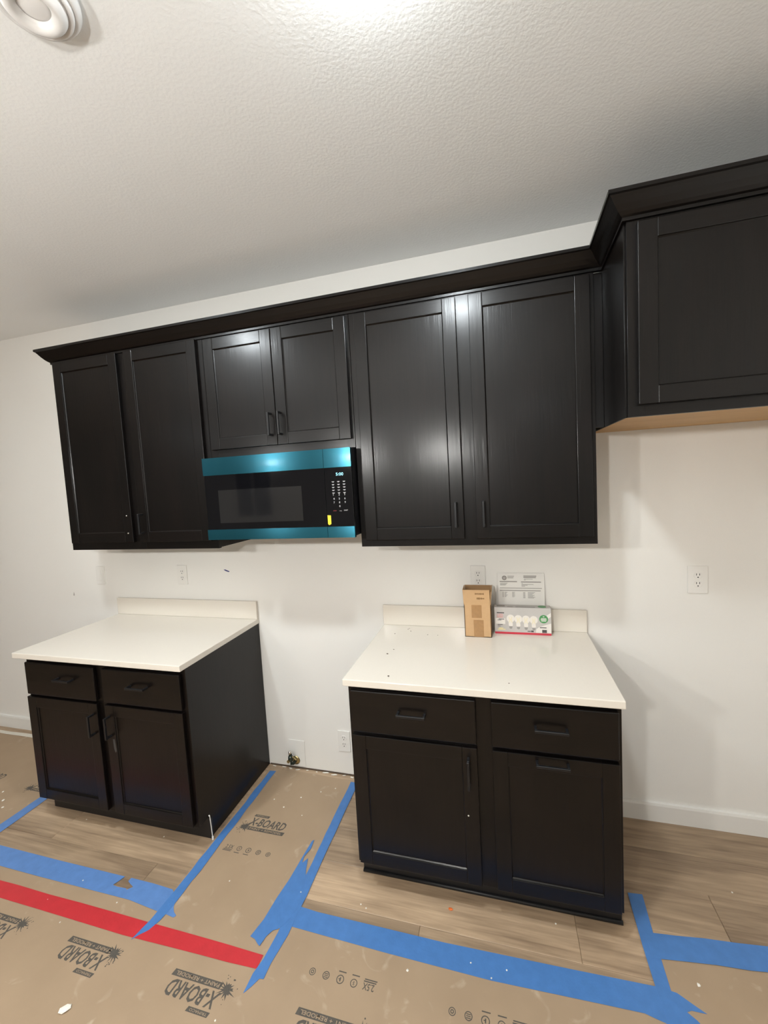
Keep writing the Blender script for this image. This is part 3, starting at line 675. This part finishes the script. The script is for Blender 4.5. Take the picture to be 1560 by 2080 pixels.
def icons(parent, x, y, z, flip=1):
    F = lambda u, v: (x+flip*u, y+flip*v, z); bm = BM()
    text(bm, '2.5X', F, width=.040, height=.020, bold=.015); quad(bm, F, -.004, .040, -.006, -.0025); quad(bm, F, -.006, .038, -.012, -.0085)
    obj('printed_icon', bm, 'ink', parent, kind='stuff')
    for k, (u, r_) in enumerate(((.072, .0125), (.121, .0135), (.173, .0125), (.224, .0115))):
        bm = BM(); disc(bm, F, u, .010, r_, 20, 0, r_*.78)
        if k < 2: quad(bm, F, u-.015, u+.012, -.014, -.0105)
        if k == 0: text(bm, '$', lambda a, b_: F(u-.003+a, .004+b_), height=.012)
        if k == 1: quad(bm, F, u-.002, u+.002, .004, .016); quad(bm, F, u, u+.006, .008, .0105)
        if k == 2:
            for q in range(3): quad(bm, F, u-.007, u+.007, .004+q*.005, .0065+q*.005)
        if k == 3: disc(bm, F, u, .010, .006, 10, 0, .003)
        obj('printed_icon', bm, 'ink', parent, kind='stuff')
logo(gap, 1.172, -.438, Z1+.0002); icons(gap, 1.142, -.578, Z1+.0002)
for x in (-.283, -.766): logo(left, x+.02, -.458, Z1+.0002)
icons(left, -.62, -.575, Z1+.0002)
for x in (.541, 1.011, 1.494, 1.975): logo(main, x, -1.076+.004, Z2+.0002, -1)
for x in (2.458, 2.94): logo(main, x, -1.07, Z2+.0002, -1)
for x in (1.992, 2.475, 2.958): icons(main, x, -.936, Z2+.0002, -1)

# ------------------------------------------------------------------ tape
def tape(name, pts, z, mat, label, holes=None):
    bm = BM(); prism(bm, pts, 'z', z, z+.0003)
    cx = sum(p_[0] for p_ in pts)/len(pts); cy = sum(p_[1] for p_ in pts)/len(pts)
    return obj(name, bm, mat, label=label, cat='tape', loc=(cx, cy, z))
def jag(a, b_, n, amp, seed, jx=0., jy=0.):
    r = random.Random(seed)
    return [(a[0]+(b_[0]-a[0])*k/n+jx*r.uniform(-amp, amp), a[1]+(b_[1]-a[1])*k/n+jy*r.uniform(-amp, amp)) for k in range(n+1)]
T0 = Z2+.0004
tape('masking_tape', jag((-.121, -.31), (-.142, -.81), 8, .0015, 1, 1)+jag((-.075, -.80), (-.075, -.31), 8, .0015, 2, 1), T0, 'blue_tape_old', 'narrow blue tape strip on the floor under the base cabinet corner by the baseboard')
tape('masking_tape', [(-1.9, -.800), (.40, -.805), (.792, -.803), (.783, -.826), (.772, -.846), (.800, -.849), (.845, -.846), (.852, -.852), (.870, -.834), (.845, -.826), (.826, -.818), (.826, -.802), (.95, -.802), (1.05, -.806), (1.098, -.838), (1.112, -.868), (1.128, -.884), (1.148, -.894), (1.142, -.903), (1.105, -.899), (1.05, -.896), (.90, -.884), (.40, -.888), (-1.9, -.886)], T0+.0006, 'blue_tape_old', 'wide torn blue tape strip in front of the cabinet with the stick')
tape('masking_tape', jag((1.078, -.062), (1.062, -.86), 16, .003, 3, 1)+[(1.058, -.93), (1.050, -.97), (1.043, -1.008), (1.058, -.988), (1.082, -.965), (1.098, -.925)]+jag((1.108, -.86), (1.113, -.058), 16, .003, 4, 1), T0+.0012, 'blue_tape', 'blue tape strip running from the wall past the white stick, crossing the red tape')
tape('floor_tape', jag((-1.9, -.942), (1.571, -.940), 20, .0015, 5, 0, 1)+jag((1.571, -.985), (1.0, -1.002), 5, .0015, 6, 0, 1)+[(.6, -1.000), (-1.9, -1.002)], T0+.0008, 'red_tape', 'red tape strip across the brown floor paper')
tape('masking_tape', jag((1.588, -.055), (1.584, -.86), 16, .002, 7, 1)+[(1.578, -.95), (1.566, -1.0), (1.566, -1.058), (1.584, -1.032), (1.597, -1.008), (1.612, -1.006), (1.612, -.96)]+jag((1.628, -.86), (1.632, -.055), 16, .002, 8, 1), T0+.0012, 'blue_tape', 'long narrow blue tape strip beside the pull-out cabinet, ending at the red tape')
tape('masking_tape', [(1.546, -.452), (1.551, -.500), (1.538, -.545), (1.544, -.575), (1.560, -.548), (1.575, -.60), (1.600, -.66), (1.612, -.76), (1.605, -.80), (1.590, -.838), (1.578, -.850), (1.562, -.858), (1.548, -.882), (1.541, -.918), (1.528, -.912), (1.510, -.900), (1.488, -.896), (1.505, -.83), (1.512, -.74), (1.524, -.66), (1.528, -.60), (1.533, -.52), (1.538, -.462)], T0+.0017, 'blue_tape', 'wide torn blue tape patch stuck over the narrow strip on the floor')
tape('masking_tape', [(1.618, -.752), (1.70, -.757), (2.20, -.756), (2.60, -.744), (2.90, -.733), (2.945, -.738), (2.985, -.762), (3.012, -.777), (2.97, -.778), (2.955, -.785), (2.975, -.80), (2.995, -.822), (2.95, -.815), (2.925, -.822), (2.89, -.83), (2.86, -.824), (2.83, -.817), (2.70, -.822), (2.37, -.836), (2.0, -.835), (1.616, -.829), (1.598, -.822), (1.614, -.808), (1.606, -.795), (1.622, -.782)], T0+.0006, 'blue_tape', 'wide blue tape strip on the floor in front of the pull-out cabinet')
tape('masking_tape', [(2.889, -.418), (2.942, -.414), (2.934, -.56), (2.931, -.66), (2.929, -.735), (2.935, -.80), (2.925, -.83), (2.890, -.83), (2.885, -.735), (2.884, -.62), (2.886, -.52)], T0+.0012, 'blue_tape', 'short blue tape strip beside the right side of the pull-out cabinet')
tape('masking_tape', jag((2.905, -.562), (3.89, -.462), 10, .002, 10, 0, 1)+jag((3.89, -.546), (2.905, -.646), 10, .002, 11, 0, 1), T0+.0018, 'blue_tape', 'wide blue tape strip on the floor below the empty refrigerator space')
tape('paper_tape', jag((-1.9, -.060), (.03, -.055), 14, .006, 12, 0, 1)+jag((.03, -.082), (-1.9, -.088), 14, .004, 13, 0, 1), T0, 'white_tape', 'torn white tape strip on the floor below the baseboard')

# ------------------------------------------------------------------ small debris
def chip(name, x, y, s, mat, label, cat, group, z=None, sx=1., sz=.35, rot=0.):
    z = Z2+.0002 if z is None else z
    bm = BM(); bmesh.ops.create_icosphere(bm, subdivisions=1, radius=s)
    c_, s_ = math.cos(rot), math.sin(rot)
    for v in bm.verts:
        a, b_ = v.co.x*sx*random.uniform(.8, 1.2), v.co.y*random.uniform(.8, 1.2)
        v.co = Vector((x+a*c_-b_*s_, y+a*s_+b_*c_, z+s*sz+v.co.z*sz))
    return obj(name, bm, mat, label=label, cat=cat, group=group, loc=(x, y, z))
chip('plaster_chip', 1.006, -1.231, .013, 'plaster', 'largest white chip lying on the brown floor paper below the printing', 'debris', None, sx=1.6, rot=.7)
LB = 'small white plaster crumb lying on the brown floor paper'; GR = 'white crumbs on the floor paper'
for (x, y, s) in ((.86, -.905, .004), (.70, -1.02, .004), (.55, -.96, .003), (1.30, -.30, .006), (1.36, -.22, .006), (1.22, -.26, .005), (1.45, -.16, .005), (1.52, -.12, .005), (1.42, -.33, .004), (1.27, -.72, .004), (2.09, -.87, .006), (1.52, -1.14, .004), (1.60, -1.16, .004), (1.72, -1.13, .004), (-.32, -.58, .010), (-.26, -.62, .009), (-.40, -.53, .008), (3.02, -.70, .008), (3.20, -.78, .005), (2.25, -.99, .004)):
    chip('plaster_crumb', x, y, s*.8, 'plaster', LB, 'debris', GR, rot=random.random()*3)
for x in [1.08+.055*k+random.uniform(-.015, .015) for k in range(13)]:
    chip('plaster_crumb', x, -.014+random.uniform(-.006, .004), random.uniform(.003, .006), 'plaster', 'white plaster crumb along the foot of the wall by the gas valve', 'debris', 'crumbs along the wall foot', z=.0003, sx=random.uniform(1.5, 4.5), rot=random.uniform(-.3, .3))
for (x, y) in ((.30, -.585), (.80, -.588), (1.86, -.69), (1.885, -.70), (2.60, -.60), (3.28, -.33)):
    chip('plaster_crumb', x, y, .0036, 'plaster', 'white crumb lying on the bare wood planks', 'debris', 'crumbs on the bare planks', z=.0002, rot=random.random()*3)
for (x, y) in ((.62, -.86), (2.30, -.80), (2.42, -.795), (2.37, -.83), (1.60, -.70)):
    chip('plaster_crumb', x, y, .003, 'plaster', 'white crumb stuck on the blue floor tape', 'debris', 'crumbs on the blue tape', z=T0+.0010 if abs(x-1.6) > .01 else T0+.0021, rot=random.random()*3)
chip('orange_crumb', 2.212, -.632, .007, 'orange_crumb', 'small bright orange crumb on the bare planks below the pull-out cabinet', 'debris', None, z=.0002, sx=1.3)
# thin white stick standing at the cabinet corner
bm = BM(); tube(bm, [(1.0575, -.5535, .0045), (1.0565, -.556, .07), (1.055, -.5585, .128)], .0022, 8); tube(bm, [(1.055, -.5585, .1275), (1.050, -.558, .131)], .003, 8); tube(bm, [(1.0575, -.5535, .0035), (1.0575, -.5535, .020)], .0045, 8)
obj('thin_stick', bm, 'plastic_white', label='thin white stick standing on the blue tape against the base cabinet corner', cat='stick', loc=(1.0575, -.5535, .0035))
